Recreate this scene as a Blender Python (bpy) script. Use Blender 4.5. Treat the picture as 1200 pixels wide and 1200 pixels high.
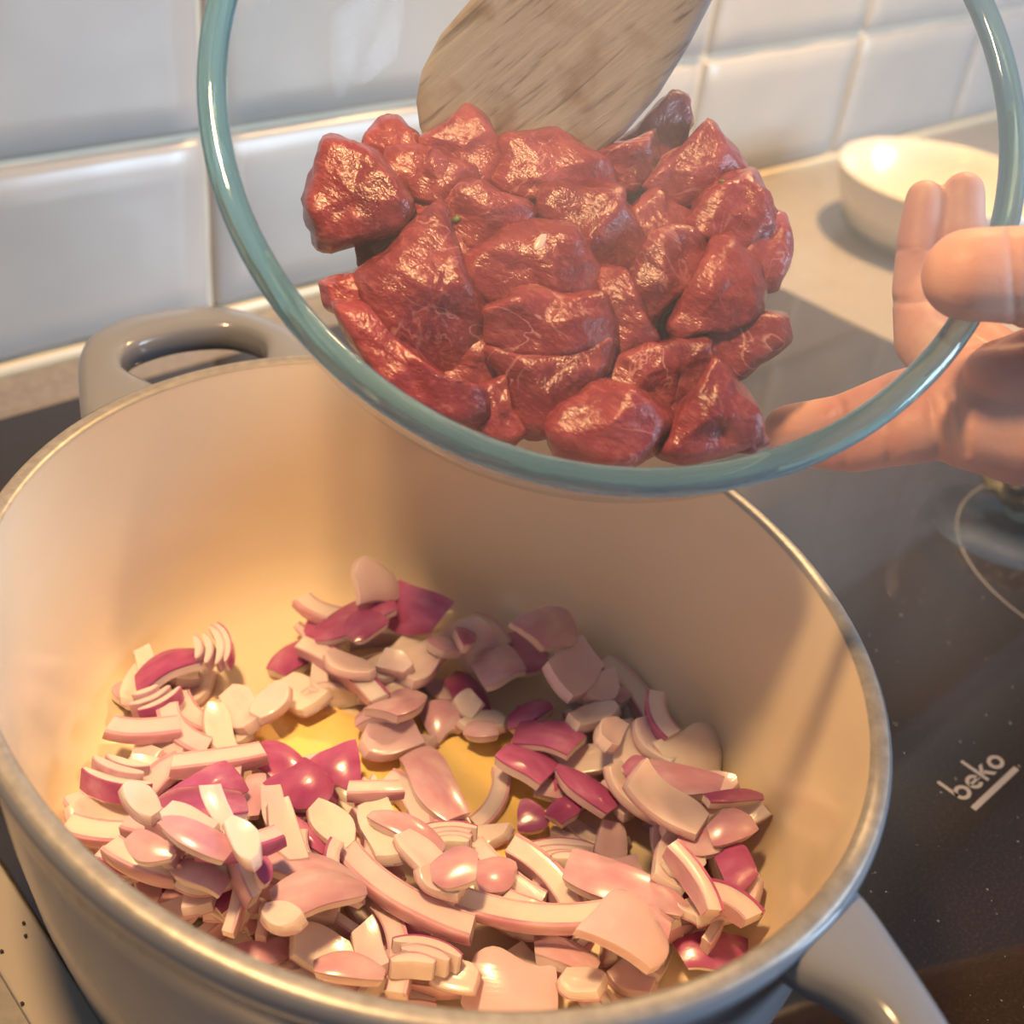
import bpy, bmesh, math, random
import numpy as np
from mathutils import Vector, Matrix, Euler, noise

for o in list(bpy.data.objects): bpy.data.objects.remove(o)
scene = bpy.context.scene
COL = scene.collection
rad = math.radians
random.seed(7)

# ------------------------------------------------------------------ camera
HR = 0.108                                   # height of the pot rim above the hob
F_PX = 1384.0
PITCH, ROLL, YAW = rad(35.4), rad(-7.7), rad(46.7)
CAM = np.array([-1.434 * .115, -1.609 * .115, 1.78 * .115 + HR])
def cam_axes():
    cy, sy = math.cos(YAW), math.sin(YAW)
    fwd = np.array([sy * math.cos(PITCH), cy * math.cos(PITCH), -math.sin(PITCH)])
    right = np.array([cy, -sy, 0.0]); down = np.cross(fwd, right)
    c, s = math.cos(ROLL), math.sin(ROLL)
    return np.array([c * right + s * down, -s * right + c * down, fwd])
CR = cam_axes()
cd = bpy.data.cameras.new('camera'); cam = bpy.data.objects.new('camera', cd); COL.objects.link(cam)
cd.sensor_width = 36.0; cd.lens = F_PX / 1200 * 36; cd.clip_start = .01; cd.clip_end = 30
mw = Matrix.Identity(4)
for i in range(3):
    mw[i][0] = CR[0][i]; mw[i][1] = -CR[1][i]; mw[i][2] = -CR[2][i]; mw[i][3] = CAM[i]
cam.matrix_world = mw
cd.dof.use_dof = True; cd.dof.focus_distance = .335; cd.dof.aperture_fstop = 11.0
scene.camera = cam
def ray(x, y): return np.array([(x - 600) / F_PX, (y - 600) / F_PX, 1.0]) @ CR
def atz(x, y, z):
    d = ray(x, y); return CAM + d * ((z - CAM[2]) / d[2])
def atd(x, y, t): return CAM + ray(x, y) * t

# ------------------------------------------------------------------ light
world = bpy.data.worlds.new('world'); scene.world = world; world.use_nodes = True
wb = world.node_tree.nodes['Background']; wb.inputs[0].default_value = (.36, .52, .80, 1); wb.inputs[1].default_value = .26
def area(name, loc, target, size, size_y, power, color, shape='RECTANGLE'):
    l = bpy.data.lights.new(name, 'AREA'); l.shape = shape; l.size = size; l.size_y = size_y
    l.energy = power; l.color = color
    o = bpy.data.objects.new(name, l); COL.objects.link(o); o.location = loc
    o.rotation_euler = (Vector(target) - Vector(loc)).to_track_quat('-Z', 'Y').to_euler()
    return o
area('window_daylight', (1.25, -1.55, .55), (.0, .12, .1), .9, .75, 60, (.60, .79, 1.0))
for lx, ly, tx, ty, pw in ((-.13, .05, -.03, .0, 2.5), (.56, .19, .56, .16, 6.3)):
    l = area('hood_lamp_light', (lx, ly, .60), (tx, ty, 0), .06, .06, pw, (1.0, .60, .26), 'DISK'); l.data.spread = rad(125)
vs = scene.view_settings
vs.view_transform = 'Standard'; vs.look = 'None'; vs.gamma = 1; vs.use_curve_mapping = False; vs.exposure = -0.10
cy_ = scene.cycles
cy_.max_bounces = 7; cy_.diffuse_bounces = 4; cy_.glossy_bounces = 4; cy_.transmission_bounces = 7; cy_.transparent_max_bounces = 12; cy_.volume_bounces = 0
cy_.volume_step_rate = 3.0; cy_.volume_max_steps = 96

# ------------------------------------------------------------------ helpers
def tag(o, label=None, cat=None, group=None, kind=None):
    if label: o['label'] = label
    if cat: o['category'] = cat
    if group: o['group'] = group
    if kind: o['kind'] = kind
    return o
def empty(name, loc=(0, 0, 0), rot=(0, 0, 0)):
    o = bpy.data.objects.new(name, None); COL.objects.link(o); o.location = loc; o.rotation_euler = rot
    o.empty_display_size = .02
    return o
def link_mesh(name, me, mat=None, parent=None, smooth=True):
    o = bpy.data.objects.new(name, me); COL.objects.link(o)
    if mat and not me.materials: me.materials.append(mat)
    if parent: o.parent = parent
    if smooth and len(me.polygons): me.polygons.foreach_set('use_smooth', [True] * len(me.polygons))
    return o
def mesh(name, verts, faces):
    me = bpy.data.meshes.new(name); me.from_pydata([tuple(map(float, v)) for v in verts], [], faces)
    bm = bmesh.new(); bm.from_mesh(me); bmesh.ops.recalc_face_normals(bm, faces=bm.faces); bm.to_mesh(me); bm.free()
    return me
def box(name, lo, hi, mat, parent=None, bevel=0.0, seg=2):
    bm = bmesh.new(); bmesh.ops.create_cube(bm, size=1)
    for v in bm.verts:
        v.co = Vector([(lo[i] + hi[i]) / 2 + v.co[i] * (hi[i] - lo[i]) for i in range(3)])
    if bevel: bmesh.ops.bevel(bm, geom=bm.edges[:], offset=bevel, segments=seg, affect='EDGES', profile=.5)
    me = bpy.data.meshes.new(name); bm.to_mesh(me); bm.free()
    o = link_mesh(name, me, mat, parent, smooth=False)
    return o
def rings(ringlist, close_start=True, close_end=True, closed=True):
    """loft a list of equally long rings of points"""
    n = len(ringlist[0]); V = [p for r in ringlist for p in r]; Fc = []
    for i in range(len(ringlist) - 1):
        for j in range(n if closed else n - 1):
            k = (j + 1) % n
            Fc.append((i * n + j, i * n + k, (i + 1) * n + k, (i + 1) * n + j))
    if close_start: Fc.append(tuple(range(n - 1, -1, -1)))
    if close_end: Fc.append(tuple((len(ringlist) - 1) * n + j for j in range(n)))
    return V, Fc
def revolve(name, prof, mat, parent=None, n=64, close_ends=False):
    """prof: list of (r, z), closed into a shell if first == last"""
    V = []; Fc = []
    m = len(prof)
    for i in range(n):
        a = 2 * math.pi * i / n
        for r, z in prof: V.append((r * math.cos(a), r * math.sin(a), z))
    for i in range(n):
        k = (i + 1) % n
        for j in range(m - 1): Fc.append((i * m + j, k * m + j, k * m + j + 1, i * m + j + 1))
    me = mesh(name, V, Fc)
    bm = bmesh.new(); bm.from_mesh(me); bmesh.ops.remove_doubles(bm, verts=bm.verts, dist=1e-6)
    bmesh.ops.recalc_face_normals(bm, faces=bm.faces); bm.to_mesh(me); bm.free()
    return link_mesh(name, me, mat, parent)

# ------------------------------------------------------------------ materials
class NT:
    def __init__(s, name):
        s.m = bpy.data.materials.new(name); s.m.use_nodes = True; s.t = s.m.node_tree; s.n = s.t.nodes
        s.b = s.n['Principled BSDF']; s.out = s.n['Material Output']
    def add(s, typ, **kw):
        nd = s.n.new(typ)
        for k, v in kw.items(): setattr(nd, k, v)
        return nd
    def link(s, a, b): s.t.links.new(a, b)
    def set(s, **kw):
        for k, v in kw.items():
            i = s.b.inputs[k.replace('_', ' ')]
            i.default_value = (*v, 1) if isinstance(v, tuple) and len(v) == 3 and i.type == 'RGBA' else v
        return s
    def coords(s, kind='Object', scale=(1, 1, 1), rot=(0, 0, 0), jitter=False):
        tc = s.add('ShaderNodeTexCoord'); mp = s.add('ShaderNodeMapping'); s.link(tc.outputs[kind], mp.inputs[0])
        mp.inputs['Scale'].default_value = scale; mp.inputs['Rotation'].default_value = rot
        if jitter:
            oi = s.add('ShaderNodeObjectInfo'); mu = s.add('ShaderNodeMath', operation='MULTIPLY'); mu.inputs[1].default_value = 37.0
            s.link(oi.outputs['Random'], mu.inputs[0]); s.link(mu.outputs[0], mp.inputs['Location'])
        return mp.outputs[0]
    def noise(s, vec, scale, detail=3, rough=.5, dist=0):
        nz = s.add('ShaderNodeTexNoise'); nz.inputs['Scale'].default_value = scale; nz.inputs['Detail'].default_value = detail
        nz.inputs['Roughness'].default_value = rough; nz.inputs['Distortion'].default_value = dist
        s.link(vec, nz.inputs['Vector']); return nz.outputs['Fac']
    def ramp(s, fac, stops):
        r = s.add('ShaderNodeValToRGB'); e = r.color_ramp.elements
        while len(e) < len(stops): e.new(.5)
        for el, (p, c) in zip(e, stops): el.position = p; el.color = (*c, 1) if len(c) == 3 else c
        s.link(fac, r.inputs[0]); return r.outputs[0]
    def mix(s, fac, a, b, blend='MIX'):
        m = s.add('ShaderNodeMix', data_type='RGBA', blend_type=blend)
        for sock, v in ((m.inputs[0], fac), (m.inputs[6], a), (m.inputs[7], b)):
            if hasattr(v, 'links'): s.link(v, sock)
            elif isinstance(v, tuple): sock.default_value = (*v, 1) if len(v) == 3 else v
            else: sock.default_value = v
        return m.outputs[2]
    def bump(s, h, strength=.3, dist=.001):
        b = s.add('ShaderNodeBump'); b.inputs['Strength'].default_value = strength; b.inputs['Distance'].default_value = dist
        s.link(h, b.inputs['Height']); s.link(b.outputs[0], s.b.inputs['Normal']); s.link(b.outputs[0], s.b.inputs['Coat Normal']); return b
    def col(s, c): s.link(c, s.b.inputs['Base Color'])

M = {}
def plain(name, col, rough=.5, **kw):
    t = NT(name); t.set(Base_Color=col, Roughness=rough, **kw); M[name] = t.m; return t
# wall tiles, grout, worktop
t = plain('tile', (.41, .41, .40), .30)
v = t.coords('Object', jitter=True); c = t.ramp(t.noise(v, 9, 3), [(.3, (.33, .335, .33)), (.7, (.39, .385, .375))]); t.col(c)
t.bump(t.noise(v, 14, 2), .35, .004)
t = plain('grout', (.62, .55, .43), .8); v = t.coords(); t.bump(t.noise(v, 400, 2), .3, .0005)
plain('sealant', (.62, .53, .36), .35)
t = plain('worktop', (.42, .38, .34), .28); v = t.coords(); c = t.ramp(t.noise(v, 220, 4), [(.3, (.22, .20, .18)), (.7, (.29, .265, .24))]); t.col(c)
t = plain('hob_glass', (.012, .009, .007), .045, Specular_IOR_Level=1.0)
v = t.coords(); t.col(t.ramp(t.noise(v, 900, 2, .6), [(.5, (.022, .014, .009)), (.75, (.040, .027, .019))]))
plain('hob_trim', (.36, .32, .27), .3)
plain('hob_print', (.20, .175, .165), .5)
plain('water', (.16, .14, .125), .12, Specular_IOR_Level=.6)
# pot
t = plain('pot_grey', (.20, .21, .235), .16, Coat_Weight=.15, Coat_Roughness=.05)
t = plain('pot_cream', (.78, .66, .48), .22, Coat_Weight=.25, Coat_Roughness=.08)
t = plain('pot_rim', (.46, .42, .37), .38, Metallic=.35)
v = t.coords(); t.col(t.ramp(t.noise(v, 260, 4, .6), [(.35, (.27, .25, .225)), (.65, (.36, .335, .30))])); t.bump(t.noise(v, 900, 3), .15, .0003)
# glass
def thin_glass(name, tint, ior=1.45, gl_rough=.02):
    t = NT(name); t.n.remove(t.b)
    tr = t.add('ShaderNodeBsdfTransparent'); tr.inputs[0].default_value = (*tint, 1)
    gl = t.add('ShaderNodeBsdfGlossy'); gl.inputs['Roughness'].default_value = gl_rough
    lw = t.add('ShaderNodeLayerWeight'); lw.inputs[0].default_value = .5
    pw = t.add('ShaderNodeMath', operation='POWER'); t.link(lw.outputs['Facing'], pw.inputs[0]); pw.inputs[1].default_value = 4.5
    fr = t.add('ShaderNodeMath', operation='MULTIPLY_ADD'); t.link(pw.outputs[0], fr.inputs[0]); fr.inputs[1].default_value = .38; fr.inputs[2].default_value = .004
    mx = t.add('ShaderNodeMixShader'); t.link(fr.outputs[0], mx.inputs[0]); t.link(tr.outputs[0], mx.inputs[1]); t.link(gl.outputs[0], mx.inputs[2])
    t.link(mx.outputs[0], t.out.inputs[0]); M[name] = t.m
thin_glass('glass_wall', (.965, .975, .97))
t = plain('glass_rim', (.27, .50, .60), .04, Transmission_Weight=.82, IOR=1.47)  # blue-teal base colour stands in for daylight reflected in the rim
# wood
t = plain('wood', (.55, .47, .38), .6)
v = t.coords('Object', scale=(3, 42, 42)); v2 = t.coords('Object')
g = t.noise(v, 9, 4, .6, .4)
base = t.ramp(g, [(.34, (.13, .12, .115)), (.43, (.29, .285, .28)), (.75, (.365, .365, .36))])
st = t.ramp(t.noise(v2, 60, 3), [(.52, (1, 1, 1)), (.68, (.70, .56, .46))])
t.col(t.mix(1.0, base, st, 'MULTIPLY')); t.bump(g, .4, .0008)
# meat
t = plain('meat', (.35, .05, .05), .21, Subsurface_Weight=.18, Subsurface_Scale=.004, Specular_IOR_Level=.5)
t.b.inputs['Subsurface Radius'].default_value = (1.0, .25, .2)
v = t.coords('Object', jitter=True); oi = t.add('ShaderNodeObjectInfo')
c1 = t.ramp(t.noise(v, 60, 5, .6, .8), [(.25, (.145, .020, .028)), (.5, (.255, .041, .052)), (.72, (.36, .088, .098))])
c2 = t.ramp(oi.outputs['Random'], [(0, (.70, .66, .74)), (.5, (.92, .95, 1.0)), (1, (1.05, 1.2, 1.25))]); c1 = t.mix(1.0, c1, c2, 'MULTIPLY')
vs_ = t.coords('Object', scale=(1, .22, 1), rot=(.5, .4, .8), jitter=True)
fib = t.noise(vs_, 620, 3, .65)
c1 = t.mix(t.ramp(fib, [(.50, (0, 0, 0)), (.72, (.38, .38, .38))]), c1, (.50, .17, .17))
fat = t.ramp(t.noise(v, 30, 3, .55, 2.0), [(.485, (0, 0, 0)), (.50, (1, 1, 1)), (.515, (0, 0, 0))])
f2 = t.ramp(t.noise(v, 24, 2), [(.50, (0, 0, 0)), (.66, (.7, .7, .7))])
fm = t.mix(1.0, fat, f2, 'MULTIPLY')
t.col(t.mix(fm, c1, (.62, .34, .33)))
hs = t.add('ShaderNodeMath', operation='ADD'); t.link(fib, hs.inputs[0]); t.link(t.noise(v, 260, 5, .65), hs.inputs[1])
t.bump(hs.outputs[0], .6, .0008)
plain('herb_fleck', (.10, .13, .03), .5)
# onion
t = plain('onion_flesh', (.70, .54, .48), .26, Subsurface_Weight=.5, Subsurface_Scale=.008, Coat_Weight=.3, Coat_Roughness=.15)
t.b.inputs['Subsurface Radius'].default_value = (1.0, .7, .6)
v = t.coords('Object', jitter=True); oi = t.add('ShaderNodeObjectInfo')
c1 = t.ramp(oi.outputs['Random'], [(0, (.72, .55, .56)), (.35, (.80, .68, .63)), (.7, (.76, .60, .60)), (1, (.70, .49, .54))])
c1 = t.mix(t.ramp(t.noise(v, 70, 2), [(.5, (0, 0, 0)), (.8, (.45, .45, .45))]), c1, (.64, .36, .46))
t.col(c1); t.bump(t.noise(t.coords('Object', scale=(1, 5, 5)), 160, 2), .2, .0005)
t = plain('onion_skin', (.36, .06, .17), .24, Subsurface_Weight=.25, Subsurface_Scale=.004, Coat_Weight=.3, Coat_Roughness=.12)
v = t.coords('Object', scale=(1, 2, 2), jitter=True); oi = t.add('ShaderNodeObjectInfo')
c1 = t.ramp(t.noise(v, 60, 3), [(.3, (.31, .05, .17)), (.55, (.43, .10, .24)), (.78, (.56, .24, .35))])
c2 = t.ramp(oi.outputs['Random'], [(0, (.85, .8, .85)), (1, (1.2, 1.35, 1.25))])
t.col(t.mix(1.0, c1, c2, 'MULTIPLY')); t.bump(t.noise(v, 160, 2), .2, .0005)
t = plain('onion_skin_pale', (.62, .32, .36), .24, Subsurface_Weight=.4, Subsurface_Scale=.006, Coat_Weight=.3, Coat_Roughness=.12)
v = t.coords('Object', scale=(1, 2, 2), jitter=True)
t.col(t.ramp(t.noise(v, 60, 3), [(.3, (.54, .24, .33)), (.55, (.66, .37, .43)), (.8, (.74, .52, .54))]))
t = plain('butter', (.88, .66, .24), .07, Coat_Weight=.3)
v = t.coords(); t.bump(t.noise(v, 190, 3), .5, .0012)
# skin
t = plain('skin', (.66, .36, .26), .52, Subsurface_Weight=.35, Subsurface_Scale=.006)
t.b.inputs['Subsurface Radius'].default_value = (1.0, .35, .2)
v = t.coords(); c1 = t.ramp(t.noise(v, 45, 3), [(.32, (.52, .22, .19)), (.55, (.64, .34, .27)), (.75, (.70, .44, .33))]); t.col(c1)
t.bump(t.noise(t.coords('Object', scale=(1, 1, 1)), 700, 3), .25, .0005)
plain('nail', (.76, .50, .42), .25)
plain('white_ceramic', (.56, .52, .45), .25, Coat_Weight=.4)
plain('green_shade', (.14, .17, .10), .4)
t = plain('herb', (.15, .13, .04), .6); v = t.coords(); t.col(t.ramp(t.noise(v, 160, 3), [(.3, (.05, .045, .015)), (.6, (.11, .085, .03)), (.8, (.19, .135, .055))]))
plain('hood_steel', (.30, .28, .26), .35, Metallic=.6)
plain('lamp_glass', (1, .85, .6), .3, Emission_Color=(1, .75, .45), Emission_Strength=6.0)
plain('crumb', (.05, .035, .025), .7)

# ------------------------------------------------------------------ setting
YW = .3539
box('floor', (-2.5, -2.8, -.95), (3.0, 1.0, -.90), M['worktop'])['kind'] = 'structure'
wall = box('wall_back', (-2.5, YW, -.90), (3.0, YW + .10, 2.2), M['grout']); wall['kind'] = 'structure'
def tile_mesh(seed):
    rng = random.Random(seed); nx, nz = 14, 8; w, h = .1965, .0965; r = .0045
    V = []; Fc = []
    def pos(i, n, L):
        if i == 0: return 0.0
        if i == n: return L
        return r + (L - 2 * r) * (i - 1) / (n - 2)
    for i in range(nx + 1):
        for j in range(nz + 1):
            x, z = pos(i, nx, w), pos(j, nz, h)
            e = min(x, w - x, z, h - z); y = -.0045 if e > 1e-5 else -.0008
            y += .0013 * noise.noise(Vector((x * 22 + seed * 3.1, z * 26, seed)))
            V.append((x, y, z))
    for i in range(nx):
        for j in range(nz):
            a = i * (nz + 1) + j; Fc.append((a, a + nz + 1, a + nz + 2, a + 1))
    # skirt back to the wall
    border = [i * (nz + 1) for i in range(nx + 1)] + [nx * (nz + 1) + j for j in range(1, nz + 1)] + \
             [i * (nz + 1) + nz for i in range(nx - 1, -1, -1)] + [j for j in range(nz - 1, 0, -1)]
    b0 = len(V)
    for k in border: V.append((V[k][0], .0, V[k][2]))
    for k in range(len(border)):
        k2 = (k + 1) % len(border); Fc.append((border[k], border[k2], b0 + k2, b0 + k))
    return mesh('tile', V, Fc)
tiles = [tile_mesh(s) for s in range(5)]
for tm in tiles: tm.materials.append(M['tile'])
for ix in range(-5, 8):
    for iz in range(0, 7):
        o = link_mesh('tile', tiles[(ix * 3 + iz * 2) % 5], None, wall)
        o.location = (.1405 + .2 * ix + .00175, YW, .0035 + .1 * iz)
tr = box('trim_1', (-2.5, YW - .006, -.004), (3.0, YW - .0001, .0032), M['sealant'], bevel=.0025); tr['kind'] = 'structure'
wt = box('worktop', (-2.0, -.30, -.042), (2.6, YW - .0001, -.003), M['worktop'], bevel=.002)
tag(wt, 'grey-beige kitchen worktop running along the tiled wall', 'worktop')
cabs = empty('base_cabinet', (0, 0, -.9)); tag(cabs, 'plain base cabinet row beneath the worktop', 'cabinet')
box('body', (-1.9, -.24, 0), (2.5, .33, .857), M['worktop'], cabs)
# hob
HX0, HX1, HY0, HY1 = -.1005, .4775, -.205, .308
hob = empty('induction_hob', (0, 0, 0)); tag(hob, 'black glass hob with white ring lines and a small logo', 'hob')
box('glass_plate', (HX0, HY0, -.0025), (HX1, HY1, 0), M['hob_glass'], hob, bevel=.0008)
box('edge_trim', (HX0 - .0155, HY0, -.003), (HX0 - .0005, HY1, -.0006), M['hob_trim'], hob, bevel=.0008)
def ring_line(name, cx, cy, r, w):
    n = 96; V = []; Fc = []
    for i in range(n):
        a = 2 * math.pi * i / n
        for rr in (r - w / 2, r + w / 2): V.append((cx + rr * math.cos(a), cy + rr * math.sin(a), .00012))
    for i in range(n):
        k = (i + 1) % n; Fc.append((2 * i, 2 * i + 1, 2 * k + 1, 2 * k))
    link_mesh(name, mesh(name, V, Fc), M['hob_print'], hob)
ring_line('zone_ring', .370, -.080, .0783, .0009)
ring_line('zone_ring', .015, .185, .072, .0009)
# lettering
LV, LF = [], []
def lquad(*p):
    b = len(LV); LV.extend([(x, y, .00015) for x, y in p]); LF.append(tuple(range(b, b + len(p))))
def larc(cx, cy, ro, w, a0, a1, sx=1.0, n=28):
    for k in range(n):
        t0, t1 = a0 + (a1 - a0) * k / n, a0 + (a1 - a0) * (k + 1) / n
        lquad(*[(cx + sx * r * math.cos(t_), cy + r * math.sin(t_)) for r, t_ in ((ro - w, t0), (ro, t0), (ro, t1), (ro - w, t1))])
yb, xh, asc, sw = -.1076, .0060, .0115, .0017; cyl = yb + xh / 2; ro = xh / 2
def lring(x0, x1, a0=0, a1=2 * math.pi): larc((x0 + x1) / 2, cyl, ro, sw * .84, a0, a1, (x1 - x0) / 2 / ro)
lquad((.1726, cyl), (.1726 + sw, cyl), (.1726 + sw, yb + asc), (.1726, yb + asc)); lring(.1726, .1803)
lring(.1811, .1886, 0, 2 * math.pi * .87); lquad((.1818, cyl - .0005), (.1885, cyl - .0005), (.1885, cyl + .0006), (.1818, cyl + .0006))
kx = .1893
lquad((kx, yb), (kx + sw, yb), (kx + sw, yb + asc), (kx, yb + asc))
lquad((kx + sw * .9, cyl - .0011), (kx + sw * .9, cyl + .0010), (kx + .0042, yb + xh), (kx + .0064, yb + xh)); lquad((kx + .0022, cyl - .0001), (kx + .0037, cyl + .0009), (kx + .0072, yb), (kx + .0049, yb))
lring(.1969, .2047)
link_mesh('logo_lettering', mesh('logo_lettering', LV, LF), M['hob_print'], hob, smooth=False)
box('logo_bar', (.1726, -.1123, .00002), (.2048, -.1101, .00016), M['hob_print'], hob)
# droplets splashed on the glass, too fine and many to count
V = []; Fc = []; rng = random.Random(3)
for k in range(420):
    x, y = rng.uniform(.10, .42), rng.uniform(-.2, .02)
    r = rng.choice([.00018, .0002, .00025, .00035, .0005]) * rng.uniform(.7, 1.2); b0 = len(V)
    for i in range(8):
        a = i * math.pi / 4; V.append((x + r * math.cos(a), y + r * 1.15 * math.sin(a), 0.0001))
    for i in range(8):
        a = i * math.pi / 4; V.append((x + .6 * r * math.cos(a), y + .6 * r * math.sin(a), r * .45))
    V.append((x, y, r * .55))
    for i in range(8):
        j = (i + 1) % 8; Fc.append((b0 + i, b0 + j, b0 + 8 + j, b0 + 8 + i)); Fc.append((b0 + 8 + i, b0 + 8 + j, b0 + 16))
tag(link_mesh('water_droplets', mesh('water_droplets', V, Fc), M['water']), 'fine water droplets splashed over the black hob glass', 'droplets', kind='stuff')
# crumbs on the steel edge
for k, (px, py) in enumerate([(28, 1082), (30, 1097), (2, 1115), (26, 1176)]):
    p = atz(px, py, 0); bm = bmesh.new(); bmesh.ops.create_icosphere(bm, subdivisions=2, radius=.0005)
    for v in bm.verts: v.co *= 1 + .4 * noise.noise(v.co * 2500 + Vector((k, 0, 0)))
    me = bpy.data.meshes.new('crumb'); bm.to_mesh(me); bm.free()
    o = link_mesh('crumb', me, M['crumb']); o.location = (p[0], p[1], .0002)
    tag(o, ['upper dark crumb of the close pair on the pale hob edge', 'lower dark crumb of the close pair on the pale hob edge', 'single dark crumb at the left margin of the pale hob edge', 'lowest dark crumb on the pale hob edge'][k], 'crumb', 'crumbs on the hob edge')
# hood above the hob (outside the frame, mirrored in the hob glass)
hood = empty('cooker_hood', (.19, YW, .64)); tag(hood, 'steel cooker hood with two warm lamps above the hob', 'hood')
box('hood_body', (-.42, -.20, 0), (1.2, -.006, .08), M['hood_steel'], hood, bevel=.004)

# ------------------------------------------------------------------ the pot
PC = np.array([.0008, .0008]); PROT = rad(-6.5); PA, PB = .135, .116       # long axis along y
pot = empty('dutch_oven', (PC[0], PC[1], 0), (0, 0, PROT))
tag(pot, 'grey enamelled oval cast iron pot with cream inside, on the hob', 'pot')
NP = 128
def oval(off, z, n=NP):
    """oval ring, inset by off from the outer rim"""
    return [((PB - off) * math.cos(2 * math.pi * i / n), (PA - off) * math.sin(2 * math.pi * i / n), z) for i in range(n)]
IN_PROF = [(.0060, HR - .0007), (.0064, .102), (.0072, .085), (.0085, .062), (.0102, .042), (.0128, .0285), (.0168, .0190), (.0225, .0130), (.0300, .0097), (.040, .0083), (.060, .0080), (.09, .0080)]
OUT_PROF = [(.0012, HR - .0006), (.0004, HR - .0016), (.0001, HR - .004), (.0006, HR - .0075), (.0022, HR - .0100), (.0030, .085), (.0045, .060), (.0068, .038), (.0100, .020), (.0150, .0080), (.0210, .0030), (.0270, .0004), (.045, .0004), (.09, .0004)]
V, Fc = rings([oval(o, z) for o, z in OUT_PROF], False, True); body = link_mesh('outer_body', mesh('outer_body', V, Fc), M['pot_grey'], pot)
V, Fc = rings([oval(o, z) for o, z in IN_PROF], False, True); inner = link_mesh('inner_enamel', mesh('inner_enamel', V, Fc), M['pot_cream'], pot)
RIM_PROF = [(.0009, HR - .0010), (.0018, HR - .0002), (.0026, HR), (.0046, HR), (.0054, HR - .0003), (.0061, HR - .0010)]
V, Fc = rings([oval(o, z) for o, z in RIM_PROF], False, False); link_mesh('rim', mesh('rim', V, Fc), M['pot_rim'], pot)
def handle(sgn, dx=0):
    """loop handle at an end of the long axis: a strip between an outer and a hole outline with a rounded section"""
    def spline(pts, n):
        P = [Vector(p) for p in pts]; out = []
        P = [P[0] * 2 - P[1]] + P + [P[-1] * 2 - P[-2]]; m = len(P) - 3
        for k in range(n):
            u = k / (n - 1) * m; i = min(int(u), m - 1); f = u - i; a, b, c, d = P[i:i + 4]
            out.append(.5 * ((2 * b) + (c - a) * f + (2 * a - 5 * b + 4 * c - d) * f * f + (3 * b - a - 3 * c + d) * f ** 3))
        return out
    A = PA
    oh = [(.0500, -.0240), (.0478, -.004), (.0445, .008), (.0410, .019), (.0375, .029), (.0330, .0385), (.0265, .0465), (.0150, .0530), (0, .0550)]
    ih = [(.0170, -.0100), (.0200, .002), (.0235, .0090), (.0255, .0155), (.0245, .0210), (.0215, .0260), (.0165, .0300), (.0085, .0325), (0, .0335)]
    outer = [(-x, A + y) for x, y in oh] + [(x, A + y) for x, y in oh[-2::-1]]
    inn = [(-x, A + y) for x, y in ih] + [(x, A + y) for x, y in ih[-2::-1]]
    n = 65; O = spline(outer, n); I = spline(inn, n); R = []
    for o, i in zip(O, I):
        c = (o + i) / 2; hw = (o - i) / 2; ring = []
        for k in range(20):
            a = 2 * math.pi * k / 20; ca, sa = math.cos(a), math.sin(a)
            ca = math.copysign(abs(ca) ** .62, ca); sa = math.copysign(abs(sa) ** .62, sa)
            p = c + hw * ca; xe = p.x + sgn * dx; ye = max(p.y, .1322 * math.sqrt(max(0, 1 - (xe / .1132) ** 2)))
            ring.append((sgn * p.x + dx, sgn * ye, 0.0985 + .0068 * sa - .0010 * ca))
        R.append(ring)
    V, Fc = rings(R); link_mesh('handle', mesh('handle', V, Fc), M['pot_grey'], pot)
handle(1, .001); handle(-1, -.014)

# melted butter on the pot floor
def butter(name, pts, label, z=.0083):
    P = [atz(x, y, z) for x, y in pts]; n = len(P); c = sum(P) / n; m = 48; R = []
    ang = [math.atan2(p[1] - c[1], p[0] - c[0]) for p in P]; dist = [math.hypot(p[0] - c[0], p[1] - c[1]) for p in P]
    order = sorted(range(n), key=lambda i: ang[i]); aa = [ang[i] for i in order]; dd = [dist[i] for i in order]
    aa = [aa[-1] - 2 * math.pi] + aa + [aa[0] + 2 * math.pi]; dd = [dd[-1]] + dd + [dd[0]]
    for s, h in ((1.0, 0), (.985, .0007), (.95, .0011), (.7, .0012), (.35, .0012), (.05, .0012)):
        R.append([(c[0] + s * np.interp(a, aa, dd) * math.cos(a), c[1] + s * np.interp(a, aa, dd) * math.sin(a), z + h)
                  for a in (-math.pi + 2 * math.pi * k / m for k in range(m))])
    V, Fc = rings(R, False, True); o = link_mesh(name, mesh(name, V, Fc), M['butter'])
    return tag(o, label, 'butter')
butter('melted_butter', [(300, 850), (340, 800), (420, 850), (520, 850), (600, 850), (640, 900), (640, 1000), (560, 1020), (450, 960), (330, 930)],
       'shiny pool of melted butter among the onions on the pot floor')

# ------------------------------------------------------------------ chopped onion
def inner_h(x, y):
    c, s = math.cos(-PROT), math.sin(-PROT); dx, dy = x - PC[0], y - PC[1]; u, w = dx * c - dy * s, dx * s + dy * c
    e = math.hypot(u / (PB - .006), w / (PA - .006)); off = .006 + (1 - e) * .119
    prof = IN_PROF
    if off >= prof[-1][0]: return prof[-1][1]
    for (o0, z0), (o1, z1) in zip(prof, prof[1:]):
        if off <= o1: return z0 + (z1 - z0) * max(0, (off - o0)) / (o1 - o0)
    return prof[-1][1]
GN = 300; GS = .001
HM = np.array([[inner_h((i - GN / 2) * GS, (j - GN / 2) * GS) for j in range(GN)] for i in range(GN)])

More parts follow.
